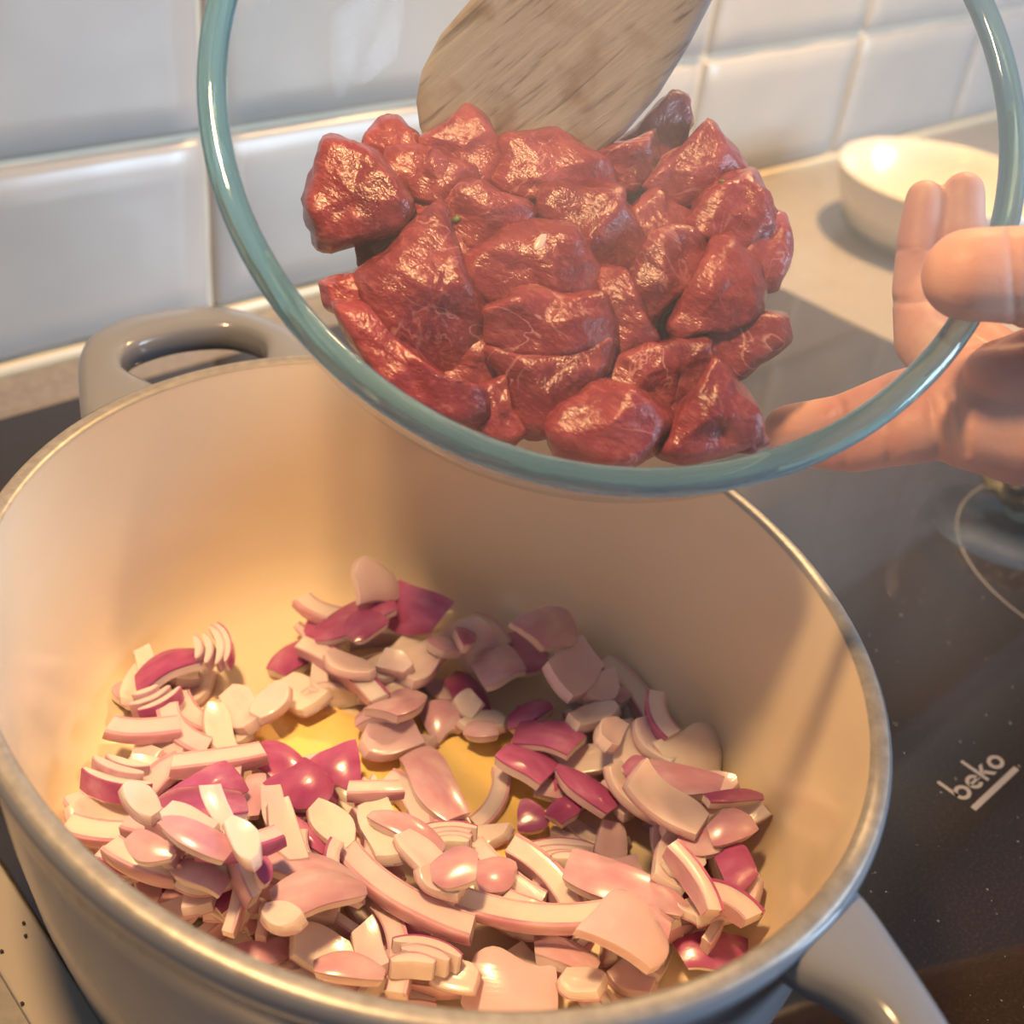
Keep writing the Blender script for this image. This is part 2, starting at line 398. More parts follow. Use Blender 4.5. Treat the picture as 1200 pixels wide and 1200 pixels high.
def petal(L, W, T, bend, e0=.6, e1=.6, cup=.12, skin=None, seed=0, membrane=None):
    """a cut piece of onion layer: arc of angle bend along x, width W along y, outside upwards (+z)"""
    rng = random.Random(seed); nu = 10
    sh0, sh1 = rng.uniform(-.35, .35), rng.uniform(-.35, .35); ph = [rng.uniform(0, 6.3) for _ in range(2)]; ir = [.09 * math.sin(2.2 * i / nu * 2 + ph[0]) for i in range(nu + 1)]; il = [.09 * math.sin(2.2 * i / nu * 2 + ph[1]) for i in range(nu + 1)]
    def sweep(r0, r1, wf, grow):
        R = []
        c1, c2 = .90, .80
        cs = [(-1, -c2), (-c1, -1), (-.45, -1), (0, -1), (.45, -1), (c1, -1), (1, -c2), (1, 0), (1, c2), (c1, 1), (.45, 1), (0, 1), (-.45, 1), (-c1, 1), (-1, c2), (-1, 0)]
        for i in range(nu + 1):
            u = i / nu * 2 - 1
            te = e0 if u < 0 else e1
            w = (1 - (1 - te) * abs(u) ** 2.2)
            Rb = L / max(bend, .05)
            ring = []
            for cx, cz in cs:
                wi = w + (ir[i] if cx > 0 else il[i])
                y = cx * W / 2 * wi * wf; r = r0 + (r1 - r0) * (.5 + .5 * cz)
                z = r - cup * W * (y / (W / 2)) ** 2 * .5
                x = u * L / 2 + y * (sh0 if u < 0 else sh1) * abs(u) ** 2
                th = x / L * bend
                y += W * .10 * math.sin(u * 2.1 + seed)
                ring.append(((Rb + z) * math.sin(th), y, (Rb + z) * math.cos(th) - Rb))
            R.append(ring)
        return rings(R)
    b = mesh('onion_flesh', *sweep(0, T, 1.0, 0)); b.materials.append(M['onion_flesh'])
    s = None
    if skin:
        s = mesh('onion_skin', *sweep(T * .84, T + .00025, 1.012, 0)); s.materials.append(M[skin])
    m_ = None
    if membrane: m_ = mesh('onion_membrane', *sweep(-.0002, T * .07, 1.012, 0)); m_.materials.append(M[membrane])
    for m in (b, s, m_):
        if m: m.polygons.foreach_set('use_smooth', [True] * len(m.polygons)); m.set_sharp_from_angle(angle=rad(38))
    if m_: b['membrane'] = m_.name
    return b, s
def verts_of(me):
    a = np.empty(len(me.vertices) * 3); me.vertices.foreach_get('co', a); return a.reshape(-1, 3)
def drop(P, cx, cy, sink):
    """rest the points P (piece rotated about its centre) on the height map at cx, cy; returns z"""
    gi = np.clip(((P[:, 0] + cx) / GS + GN / 2).astype(int), 1, GN - 2); gj = np.clip(((P[:, 1] + cy) / GS + GN / 2).astype(int), 1, GN - 2)
    need = HM[gi, gj] - P[:, 2]
    low = P[:, 2] < np.median(P[:, 2])
    z = np.percentile(need[low], sink)
    z = min(z, np.percentile(need[low], 60) + .004)
    for di in (-1, 0, 1):
        for dj in (-1, 0, 1):
            np.maximum.at(HM, (gi + di, gj + dj), P[:, 2] + z - (.0003 if di or dj else 0))
    return z
GRP = 'chopped red onion in the pot'
def floor_hit(px, py, pull=.0035):
    """where the line of sight meets the pot floor or wall under the pile, drawn in a little where the wall rises"""
    d = ray(px, py); t = .22
    while t < .5:
        p = CAM + d * t
        h = inner_h(p[0], p[1])
        if p[2] < HR and p[2] <= h + .006 and (h < .015 or d[0] * (p[0] - PC[0]) + d[1] * (p[1] - PC[1]) > 0): break
        t += .001
    h = inner_h(p[0], p[1])
    k = pull + max(0, min(.010, (h - .012) * .55)); v = np.array([PC[0] - p[0], PC[1] - p[1]]); v /= np.hypot(*v)
    if d[0] * (p[0] - PC[0]) + d[1] * (p[1] - PC[1]) < 0: k += .008
    if h > .0088: p = p + np.array([v[0] * k, v[1] * k, 0])
    return p
def place_piece(px, py, ang_pts, me_b, me_s, pose, tilt, name, label, zz=.016, sink=80, pull=.0035):
    p = floor_hit(px, py, pull)
    a, b = ang_pts
    yaw = math.atan2(b[1] - a[1], b[0] - a[0])
    R0 = {'skin': Euler((0, 0, 0)), 'pale': Euler((math.pi, 0, 0)), 'edge': Euler((math.pi / 2, 0, 0)), 'edge2': Euler((-math.pi / 2, 0, 0))}[pose].to_matrix()
    tl = Euler((tilt[0], tilt[1], 0)).to_matrix()
    Rw = Matrix.Rotation(yaw, 3, 'Z') @ tl @ R0
    P = verts_of(me_b) @ np.array(Rw).T
    z = drop(P, p[0], p[1], sink)
    o = link_mesh(name, me_b, None, None); o.matrix_world = Matrix.LocRotScale(Vector((p[0], p[1], z)), Rw, None)
    tag(o, label, 'onion', GRP)
    if me_s:
        s = link_mesh('onion_skin', me_s, None, o)
    if 'membrane' in me_b: link_mesh('onion_membrane', bpy.data.meshes[me_b['membrane']], None, o)
    return o
#  x1,y1,x2,y2 (long direction in the picture), width, pose
ZA = [  # crop at (60,660), 2.222x
 (205,200,235,300,45,'pale'),(330,225,338,290,75,'pale'),(270,520,340,545,50,'pale'),(210,580,270,530,60,'pale'),(350,370,420,430,70,'edge'),
 (320,440,400,520,60,'edge'),(180,480,320,480,60,'edge'),(220,595,340,580,45,'pale'),(30,590,85,640,60,'edge'),(50,680,160,740,90,'pale'),
 (260,690,350,600,70,'edge2'),(310,690,470,640,90,'pale'),(50,760,270,790,60,'edge'),(120,830,250,830,45,'edge'),(160,870,300,880,45,'edge'),
 (490,620,510,740,50,'edge'),(530,640,535,740,55,'skinp'),(510,900,600,850,110,'pale'),(630,760,730,830,50,'skin'),(650,820,700,920,60,'edge'),
 (740,850,740,960,45,'edge'),(800,720,820,850,45,'edge2'),(840,720,870,860,80,'pale'),(690,730,770,820,75,'pale'),(280,880,440,940,45,'edge'),
 (640,1090,770,1070,100,'pale'),(570,930,790,980,80,'skinp'),(600,1060,790,980,90,'skinp'),(540,1000,560,1050,40,'skin'),(420,980,580,950,50,'edge'),
 (820,500,940,450,90,'pale'),(860,440,950,380,70,'skinp'),(600,320,690,380,70,'pale'),(660,250,830,400,55,'edge2'),(730,300,820,360,60,'pale'),
 (600,270,660,170,60,'skin'),(680,150,770,200,50,'skin'),(670,100,780,160,50,'edge'),(700,210,880,190,60,'skin'),(780,280,850,230,60,'skin'),
 (830,330,950,220,60,'pale'),(920,340,1010,260,60,'pale'),(860,320,920,345,45,'pale'),(1000,240,1030,300,55,'skinp'),(660,560,760,500,60,'pale'),
 (780,690,890,680,40,'edge'),(840,770,990,830,50,'skinp'),(1000,700,1080,720,60,'skinp'),(950,1030,1060,1100,60,'skinp'),(380,960,430,985,50,'skinp'),
 (455,370,530,440,75,'pale'),(540,440,600,380,60,'pale'),(225,345,370,285,60,'skin'),(540,550,650,580,80,'skin'),(600,700,690,610,105,'skin'),
 (715,590,790,560,90,'skin'),(420,740,495,740,60,'skinp'),(570,700,600,800,55,'pale'),(590,800,640,920,65,'pale'),(880,580,950,700,80,'edge2'),
 (940,530,1050,680,90,'skinp'),(910,830,990,930,70,'pale'),(860,960,890,1160,65,'edge2'),(780,850,1050,1030,75,'edge'),(330,930,430,1000,70,'pale'),(200,900,330,950,60,'edge'),(440,900,470,1000,50,'pale'),(330,1000,470,1040,60,'skinp'),(480,1000,540,1080,60,'pale'),(560,1100,640,1130,70,'pale'),(800,1040,850,1130,70,'pale'),(700,1150,840,1160,60,'skinp'),(960,940,1040,990,60,'pale'),(1000,1120,1090,1150,70,'pale'),(250,960,330,1000,60,'skinp'),(120,880,190,930,60,'pale'),(420,420,470,545,70,'pale'),(340,600,535,570,50,'edge'),
]
ZB = [  # crop at (460,660), 2.222x
 (485,300,570,310,45,'pale'),(295,225,390,290,80,'skin'),(250,260,300,320,60,'skinp'),(220,340,310,320,80,'skinp'),(205,130,270,220,40,'edge2'),
 (100,420,160,400,70,'skinp'),(170,390,215,380,50,'pale'),(200,410,280,440,60,'pale'),(200,460,260,470,40,'skinp'),(230,650,280,540,55,'edge'),
 (580,290,720,480,80,'edge2'),(520,340,610,390,55,'skinp'),(490,410,565,385,55,'pale'),(410,410,500,330,100,'pale'),(400,470,490,540,80,'pale'),
 (420,560,560,545,60,'pale'),(600,480,680,600,60,'edge'),(580,560,650,640,90,'pale'),(620,540,700,620,70,'pale'),(710,610,850,740,90,'pale'),
 (690,480,720,560,50,'edge'),(840,660,920,640,55,'pale'),(430,600,540,690,55,'skin'),(590,660,640,650,60,'skin'),(420,690,470,660,50,'skin'),
 (220,760,370,900,60,'edge'),(310,800,440,930,75,'edge2'),(120,880,200,840,90,'pale'),(210,890,300,860,80,'skinp'),(100,950,190,960,80,'skinp'),
 (300,920,390,950,60,'edge'),(550,850,640,830,90,'pale'),(720,790,800,800,70,'pale'),(680,940,730,820,90,'pale'),(840,790,975,735,50,'pale'),
 (850,745,970,725,25,'skin'),(850,970,970,900,80,'pale'),(720,930,800,910,45,'pale'),(680,1050,800,1040,80,'pale'),(850,1000,900,1040,60,'pale'),
 (750,860,850,850,60,'skinp'),(600,1080,680,1000,60,'skinp'),(840,830,920,820,60,'skinp'),(380,1040,500,1090,70,'skinp'),(440,1120,520,1160,80,'pale'),
 (700,1110,760,1150,60,'skinp'),(640,670,820,740,70,'skinp'),(315,430,400,420,55,'skin'),(290,540,390,590,85,'skin'),(330,480,455,550,70,'skin'),
 (335,670,390,660,70,'skin'),(515,600,570,540,60,'pale'),(460,490,560,455,50,'pale'),(460,880,700,1000,85,'skinp'),(920,880,980,870,80,'skin'),
 (950,940,1030,980,60,'edge2'),(780,940,870,1080,45,'edge2'),(590,740,740,840,90,'pale'),(195,960,530,1010,85,'edge'),
]
pieces = [(60 + a / 2.222, 660 + b / 2.222, 60 + c / 2.222, 660 + d / 2.222, w / 2.222, k) for a, b, c, d, w, k in ZA] + \
         [(460 + a / 2.222, 660 + b / 2.222, 460 + c / 2.222, 660 + d / 2.222, w / 2.222, k) for a, b, c, d, w, k in ZB]
# the pieces at the back lie on the floor, in front of the rising wall
back_y = lambda y: y + max(0, 790 - y) * .32
pieces = [(a, back_y(b), c, back_y(d), w, k) for a, b, c, d, w, k in pieces]
# bottom layer: what fills the pile between the pieces that can be followed one by one
rng = random.Random(21)
fill_mesh = {}
for i in range(26):
    kind = ['pale', 'edge', 'skinp', 'pale', 'edge', 'skinp', 'skin', 'pale'][i % 8]
    L = rng.uniform(.011, .024); W = rng.uniform(.0065, .011)
    fill_mesh[i] = (petal(L, W, rng.uniform(.0026, .0036), rng.uniform(.5, 1.3), rng.uniform(.35, .9), rng.uniform(.35, .9), .12,
                    {'skin': 'onion_skin', 'skinp': 'onion_skin_pale', 'edge': 'onion_skin_pale', 'pale': 'onion_skin_pale'}[kind], i), kind)
holes = [(545, 905, 52), (600, 985, 34), (330, 780, 38), (180, 880, 26), (310, 875, 22)]
def zone(x, y):
    col = 'left' if x < 330 else ('right' if x > 680 else 'middle')
    row = 'back' if y < 850 else ('front' if y > 1050 else 'centre')
    return {'leftback': 'at the back left of the heap', 'leftcentre': 'at the left of the heap', 'leftfront': 'at the front left of the heap', 'middleback': 'at the back of the heap',
            'middlecentre': 'in the middle of the heap', 'middlefront': 'at the front of the heap', 'rightback': 'at the back right of the heap', 'rightcentre': 'at the right of the heap', 'rightfront': 'at the front right of the heap'}[col + row]
LAB = {'skin': 'small purple-skinned onion piece half buried', 'skinp': 'small faded pink onion piece half buried',
       'pale': 'small pale onion piece half buried', 'edge': 'small pink-rimmed onion strip half buried on its edge'}
nfill = 0
while nfill < 160:
    q = rng.choice(pieces); f = rng.random()
    if nfill % 6 == 0: q = (100 + 130 * rng.random(), 0, 0, 0); q = (q[0] + rng.random() * 250,) + (960 + (q[0] - 100) * .9 + 40 * rng.random(),) + (q[0] + 20, 1000 + (q[0] - 100) * .9)
    x = q[0] + (q[2] - q[0]) * f + rng.gauss(0, 14); y = q[1] + (q[3] - q[1]) * f + rng.gauss(0, 12) + 6
    if any(math.hypot(x - hx, y - hy) < hr for hx, hy, hr in holes): continue
    if y > 1215: continue
    i = rng.randrange(26); (b, s), kind = fill_mesh[i]
    an = rng.uniform(0, 6.3)
    pose = {'skin': 'skin', 'skinp': 'skin', 'pale': 'pale', 'edge': rng.choice(['edge', 'edge2'])}[kind]
    place_piece(x, y, ((0, 0), (math.cos(an), math.sin(an))), b, s, pose, (rng.uniform(-.25, .25), rng.uniform(-.25, .25)), 'onion_piece', LAB[kind] + ' ' + zone(x, y), sink=70)
    nfill += 1
byzone = {}
for n, (x1, y1, x2, y2, w, k) in enumerate(pieces): byzone.setdefault((k, zone((x1 + x2) / 2, (y1 + y2) / 2)), []).append(((x1 + x2) / 2, n))
LOOK = {'skin': 'purple-skinned onion piece, skin side up,', 'skinp': 'faded pink onion piece, skin side up,', 'pale': 'pale flat onion piece on top',
        'edge': 'pale onion strip standing on its edge', 'edge2': 'onion strip turned over on its edge'}
ORD = ['leftmost', 'second', 'third', 'fourth', 'fifth', 'sixth', 'seventh', 'eighth', 'ninth', 'tenth', 'eleventh', 'twelfth']
def piece_label(n, k, x, y):
    l = sorted(byzone[(k, zone(x, y))]); i = [q[1] for q in l].index(n)
    if len(l) == 1: return LOOK[k] + ' ' + zone(x, y)
    o = 'leftmost' if i == 0 else 'rightmost' if i == len(l) - 1 else ORD[i] + '-left'
    return o + ' ' + LOOK[k] + ' ' + zone(x, y)
for n, (x1, y1, x2, y2, w, k) in enumerate(pieces):
    zz = .018
    A, B = atz(x1, y1, zz), atz(x2, y2, zz); L = float(np.linalg.norm((B - A)[:2])) * 1.06
    mx, my = (x1 + x2) / 2, (y1 + y2) / 2
    d = np.array([x2 - x1, y2 - y1]); d /= np.hypot(*d); pn = np.array([-d[1], d[0]])
    Wd = float(np.linalg.norm((atz(mx + pn[0] * w / 2, my + pn[1] * w / 2, zz) - atz(mx - pn[0] * w / 2, my - pn[1] * w / 2, zz))[:2]))
    L = min(max(L * 1.1, .008), .047); Wd *= 1.12
    r = random.Random(n * 7 + 1)
    if k in ('edge', 'edge2'):
        T = min(Wd * .75, .0075); W = r.uniform(.0042, .0062); skin = 'onion_skin' if r.random() < .25 else 'onion_skin_pale'
        b, s = petal(L, W, T, r.uniform(.5, 1.1), .8, .8, .05, skin, n, 'onion_skin_pale'); pose = k; bt = .15
    else:
        W = min(Wd, .017); T = r.uniform(.0028, .0042)
        skin = {'skin': 'onion_skin', 'skinp': 'onion_skin_pale', 'pale': 'onion_skin_pale'}[k]
        b, s = petal(L, W, T, r.uniform(.35, .9), r.uniform(.3, .95), r.uniform(.3, .95), .15, skin, n)
        pose = 'skin' if k in ('skin', 'skinp') else 'pale'; bt = .3
    place_piece(mx, my, (A, B), b, s, pose, (r.uniform(-bt, bt), r.uniform(-bt, bt)), 'onion_piece', piece_label(n, k, mx, my), zz=.019, sink=78)
# the pieces one can tell apart: layered wedges and large petals
def layered(px, py, size, yaw, nl, tilt, label, span=1.15):
    """a cut wedge of nested layers, cut face up"""
    p = floor_hit(px, py); root = empty('onion_wedge', (0, 0, 0)); P = []; size *= .86
    R0 = 0.010 * size; parts = []
    rg = random.Random(int(px * 3 + py))
    for k in range(nl):
        r0 = .0068 * size + k * .0031 * size; h = .0052 * size; n = 16
        sp = span * (1 + rg.uniform(-.12, .12)); tw = rg.uniform(-.16, .16); dz = -.0007 * k + rg.uniform(-.0006, .0006); ox, oy = rg.uniform(-.0005, .0005), rg.uniform(-.0006, .0006)
        R = []; S = []
        for i in range(n + 1):
            u = i / n * 2 - 1; a = tw + sp / 2 * u; t_ = .0031 * size * (1 - .55 * abs(u) ** 3); r1 = r0 + .0031 * size - .0006 * abs(u) ** 3; ri = r1 - t_
            f = lambda q, z: (q * math.cos(a) + ox, q * math.sin(a) + oy, z + dz)
            R.append([f(ri, 0), f(ri, h * .5), f(ri + .0003, h), f(r1 - .0003, h), f(r1, h * .93), f(r1, h * .5), f(r1, 0)])
            S.append([f(r1 - .00040, 0), f(r1 - .00040, h + .0001), f(r1 + .00012, h + .0001), f(r1 + .00012, 0)])
        Vv, Fv = rings(R); parts.append((Vv, Fv, rings(S), k)); P += Vv
    cen = np.mean(np.array(P), axis=0)
    Rw = Matrix.Rotation(yaw, 3, 'Z') @ Euler((tilt[0], tilt[1], 0)).to_matrix()
    Q = (np.array(P) - cen) @ np.array(Rw).T
    z = drop(Q, p[0], p[1], 80)
    root.matrix_world = Matrix.LocRotScale(Vector((p[0], p[1], z)), Rw, None)
    for Vv, Fv, (Vs, Fs), k in parts:
        o = link_mesh('layer', mesh('layer', np.array(Vv) - cen, Fv), M['onion_flesh'], root); o.data.set_sharp_from_angle(angle=rad(38))
        sk = link_mesh('layer_skin', mesh('layer_skin', np.array(Vs) - cen, Fs), M['onion_skin'] if k == nl - 1 else M['onion_skin_pale'], o); sk.data.set_sharp_from_angle(angle=rad(38))
    tag(root, label, 'onion', GRP)
def yaw_px(px, py, ang):
    a = atz(px, py, .02); b = atz(px + 30 * math.cos(ang), py - 30 * math.sin(ang), .02); return math.atan2(b[1] - a[1], b[0] - a[0])
layered(252, 795, 1.15, yaw_px(252, 795, rad(10)), 4, (.1, -.25), 'layered onion wedge near the back left, its rings fanning to the right')
layered(172, 842, 1.15, yaw_px(172, 842, rad(-60)), 3, (.1, -.2), 'layered onion wedge at the far left, its rings curving downwards')
layered(130, 948, 1.5, yaw_px(130, 948, rad(-125)), 3, (.0, -.35), 'half-moon onion wedge with a magenta rim at the left pot wall')
layered(520, 1010, 1.2, yaw_px(520, 1010, rad(100)), 4, (.0, .25), 'onion wedge of stacked thin arcs below the butter gap')
layered(655, 1018, 1.35, yaw_px(655, 1018, rad(95)), 4, (.0, .25), 'onion wedge of stacked arcs right of the butter gap')
layered(432, 950, 1.1, yaw_px(432, 950, rad(200)), 3, (.2, 0), 'pale layered onion wedge lying left of the butter gap')
layered(490, 1160, 1.35, yaw_px(490, 1160, rad(80)), 3, (.0, .2), 'pink layered onion wedge close to the front rim')
def big_petal(x1, y1, x2, y2, w, skin, pose, tilt, label, bend=.8, e0=.25, e1=.8, T=.0042):
    y1, y2 = back_y(y1), back_y(y2)
    A, B = atz(x1, y1, .022), atz(x2, y2, .022); L = float(np.linalg.norm((B - A)[:2]))
    b, s = petal(min(L, .046), w, T, bend, e0, e1, .22, skin, int(x1 + y1))
    place_piece((x1 + x2) / 2, (y1 + y2) / 2, (A, B), b, s, pose, tilt, 'onion_petal', label, zz=.022, sink=80)
big_petal(180, 1032, 282, 972, .014, 'onion_skin', 'skin', (.3, .1), 'large dark purple onion petal at the left of the heap')
big_petal(188, 1046, 285, 1022, .016, 'onion_skin', 'skin', (-.35, .05), 'large shiny magenta onion petal at the left of the heap', e0=.8, e1=.8)
big_petal(330, 975, 370, 935, .017, 'onion_skin', 'skin', (.3, .1), 'glossy magenta onion chunk with a white edge in the middle left', e0=.7, e1=.7)
big_petal(520, 742, 568, 775, .018, None, 'skin', (.9, .2), 'pale pointed onion petal standing up at the back of the heap')
big_petal(455, 706, 512, 748, .018, 'onion_skin', 'skin', (.8, .0), 'broad dull purple onion petal leaning at the back of the heap', e0=.8)
big_petal(415, 740, 455, 700, .017, None, 'skin', (.8, .3), 'rounded pale onion petal leaning at the back of the heap', e0=.7, e1=.5)
big_petal(658, 795, 680, 728, .015, None, 'skin', (.5, .5), 'upright lilac onion petal at the back right of the heap', e0=.8, e1=.25)
big_petal(612, 812, 655, 765, .017, 'onion_skin_pale', 'skin', (.5, .2), 'triangular onion petal with a purple tip at the back of the heap', e0=.9, e1=.2)
big_petal(537, 808, 543, 756, .008, 'onion_skin', 'skin', (.2, .5), 'narrow bright magenta onion strip standing up at the back')
big_petal(790, 930, 848, 890, .020, None, 'skin', (.6, .2), 'wide lilac onion petal leaning on the right pot wall', e0=.8, e1=.3)
big_petal(548, 1165, 648, 1180, .024, None, 'skin', (.45, .0), 'large cream onion petal with a pink patch at the front rim', e0=.5, e1=.9)
big_petal(700, 1190, 728, 1118, .022, None, 'skin', (.2, .3), 'large pointed cream onion petal at the front rim', e0=.9, e1=.2)

# ------------------------------------------------------------------ glass bowl
BC = Vector((.0673, .0138, .2305)); BN = Vector((-.417, -.505, .756)).normalized(); BR, BD, BT = .106, .088, .0035
bowl = empty('glass_bowl', BC, BN.to_track_quat('Z', 'Y').to_euler()); tag(bowl, 'clear glass mixing bowl tipped over the pot, full of raw meat', 'bowl')
def bprof(R_, D_, m=26, base=.036):
    pr = []
    for i in range(m + 1):
        a = math.pi / 2 * i / m; r = R_ * max(0.0, math.cos(a)) ** (2 / 2.2); h = -D_ * math.sin(a) ** (2 / 2.2)
        pr.append((r, max(h, -D_ + .0025)))
    return pr
po = bprof(BR - .0012, BD); pi_ = bprof(BR - .0012 - BT, BD - BT)
revolve('bowl_wall', [(po[0][0], -.002)] + po[1:] , M['glass_wall'], bowl, 96)
revolve('bowl_wall_inside', [(pi_[0][0], -.002)] + pi_[1:], M['glass_wall'], bowl, 96)
revolve('bowl_rim', [(BR - .0036 + .0036 * math.cos(a), -.0015 + .0030 * math.sin(a)) for a in (2 * math.pi * k / 20 for k in range(21))], M['glass_rim'], bowl, 128)

def wall_depth(x, y, gap):
    d = Vector(ray(x, y)); c = Vector(CAM); t = .24; seen = False
    while t < .45:
        p = c + d * t - BC; h = -p.dot(BN)
        if h > 0:
            r = (p + h * BN).length
            ins = (r / (BR - gap)) ** 2.2 + (h / (BD - gap)) ** 2.2 < 1
            if ins: seen = True
            elif seen: return t
        t += .0005
    return None

# ------------------------------------------------------------------ raw meat, each cube its own outline
MEAT = [  # outline in the crop at (340,90), 1.9355x ; nearness (m towards the camera), label
 ([(155,380),(190,365),(265,370),(230,400),(190,425),(160,425)], -.004, 'small dark meat piece tucked behind the front left cube'),
 ([(258,330),(275,280),(340,280),(385,262),(360,300),(330,330),(290,362),(265,360)], -.002, 'brownish meat scrap left of the fleck of herb'),
 ([(75,470),(140,450),(185,510),(130,530),(90,520)], -.004, 'fringed meat scrap at the left edge of the pile'),
 ([(735,150),(790,115),(870,28),(900,50),(910,100),(895,150),(850,200),(835,205),(830,150),(800,135)], -.004, 'meat piece sticking out right of the wooden spoon tip'),
 ([(690,175),(760,150),(820,125),(835,180),(820,235),(780,265),(730,260),(700,210)], .000, 'meat cube just below the spoon tip'),
 ([(298,140),(350,105),(400,68),(432,85),(470,140),(478,200),(460,250),(420,235),(370,200),(330,180),(295,195)], .000, 'pointed meat cube at the left corner of the spoon'),
 ([(175,130),(205,95),(240,98),(290,140),(300,190),(290,240),(268,275),(230,225),(190,180),(168,155)], -.002, 'small rounded meat cube at the top left of the pile'),
 ([(80,145),(110,142),(165,165),(210,200),(245,240),(272,290),(262,350),(215,365),(150,370),(105,388),(75,385),(55,330),(40,270),(60,200)], .002, 'large smooth meat cube at the far left of the pile'),
 ([(475,200),(480,140),(560,125),(610,118),(660,165),(720,190),(740,250),(680,268),(600,252),(565,285),(530,285),(480,268),(460,235)], .002, 'broad flat meat slab under the spoon'),
 ([(830,215),(880,165),(945,105),(970,130),(1000,170),(1030,220),(985,238),(945,270),(915,305),(860,295),(800,245)], .000, 'triangular meat cube at the top right of the pile'),
 ([(285,210),(330,168),(360,180),(410,205),(432,245),(380,268),(330,290),(280,280),(272,240)], .005, 'small bright meat cube with a pink corner, upper left'),
 ([(780,300),(830,265),(905,310),(895,355),(820,375),(780,400),(790,340)], .000, 'meat piece wedged in the right middle of the pile'),
 ([(1030,370),(1080,310),(1120,320),(1130,360),(1128,420),(1105,470),(1070,482),(1050,430),(1035,400)], -.001, 'curled meat flap hanging at the right edge'),
 ([(920,300),(945,258),(990,230),(1050,212),(1068,250),(1082,300),(1105,335),(1060,365),(1020,405),(990,375),(940,360),(885,350)], .005, 'glistening meat cube at the right of the pile'),
 ([(570,270),(620,242),(700,248),(757,260),(754,290),(792,330),(803,390),(785,455),(740,475),(690,430),(650,355),(600,335),(565,330)], .005, 'meat cube with a white sinew line at the pile centre'),
 ([(345,290),(395,238),(450,250),(520,280),(555,310),(545,340),(480,365),(420,390),(375,400),(348,350)], .007, 'pale veined meat cube with a green herb fleck'),
 ([(930,575),(1000,575),(1065,535),(1120,545),(1125,600),(1080,640),(1020,682),(955,655)], -.001, 'flat meat flap at the lower right edge'),
 ([(825,610),(890,585),(945,588),(965,640),(920,725),(868,755),(880,690),(870,630)], .000, 'shadowed meat piece in the lower right of the pile'),
 ([(705,695),(740,640),(820,612),(885,628),(885,690),(860,755),(800,728),(740,712)], .000, 'greyish meat piece above the bottom cube'),
 ([(685,435),(760,445),(795,520),(835,590),(805,625),(740,645),(728,560),(703,490)], .004, 'narrow meat strip right of the centre'),
 ([(778,450),(818,370),(870,346),(930,368),(944,410),(922,475),(862,515),(810,565),(788,525)], .006, 'oblong meat cube in the right centre'),
 ([(858,565),(918,465),(950,380),(1000,363),(1050,430),(1068,500),(1062,552),(1000,585),(930,582),(880,605)], .008, 'dusky meat cube with fat lines on the right'),
 ([(105,520),(180,520),(230,585),(300,645),(380,700),(440,695),(452,760),(400,792),(340,772),(270,737),(190,668),(140,595)], .000, 'long meat strip along the lower left glass'),
 ([(430,705),(490,680),(505,750),(540,805),(500,836),(440,816),(405,790),(450,750)], .000, 'stringy meat scrap at the bottom left of the pile'),
 ([(385,430),(430,390),(500,348),(560,333),(640,338),(658,370),(692,430),(708,495),(640,508),(560,498),(520,500),(480,518),(430,522),(388,470)], .008, 'large bright meat cube in the middle with a white dash'),
 ([(455,612),(530,632),(600,632),(680,598),(738,588),(728,650),(682,702),(622,762),(582,806),(535,802),(503,752),(493,682),(458,650)], .003, 'brown-edged meat cube at the lower centre'),
 ([(433,530),(500,503),(545,478),(640,498),(712,488),(728,550),(738,610),(660,625),(590,640),(520,634),(450,604)], .010, 'red meat cube with a torn upper edge, front centre'),
 ([(150,460),(230,400),(290,340),(345,296),(368,370),(388,440),(433,510),(444,570),(448,640),(443,692),(390,718),(330,684),(270,634),(215,584),(178,522)], .009, 'largest red meat cube with white veins, front left'),
 ([(1000,850),(1070,798),(1088,828),(1050,855)], .002, 'meat sliver at the bottom right rim'),
 ([(588,800),(620,750),(690,703),(760,703),(830,748),(853,780),(832,842),(760,880),(680,877),(608,852)], .007, 'rounded smooth meat cube at the bottom of the pile'),
 ([(843,850),(858,790),(918,720),(962,638),(1002,680),(1052,740),(1070,800),(1022,838),(960,858),(890,873)], .008, 'wedge-shaped meat cube at the bottom right'),
]
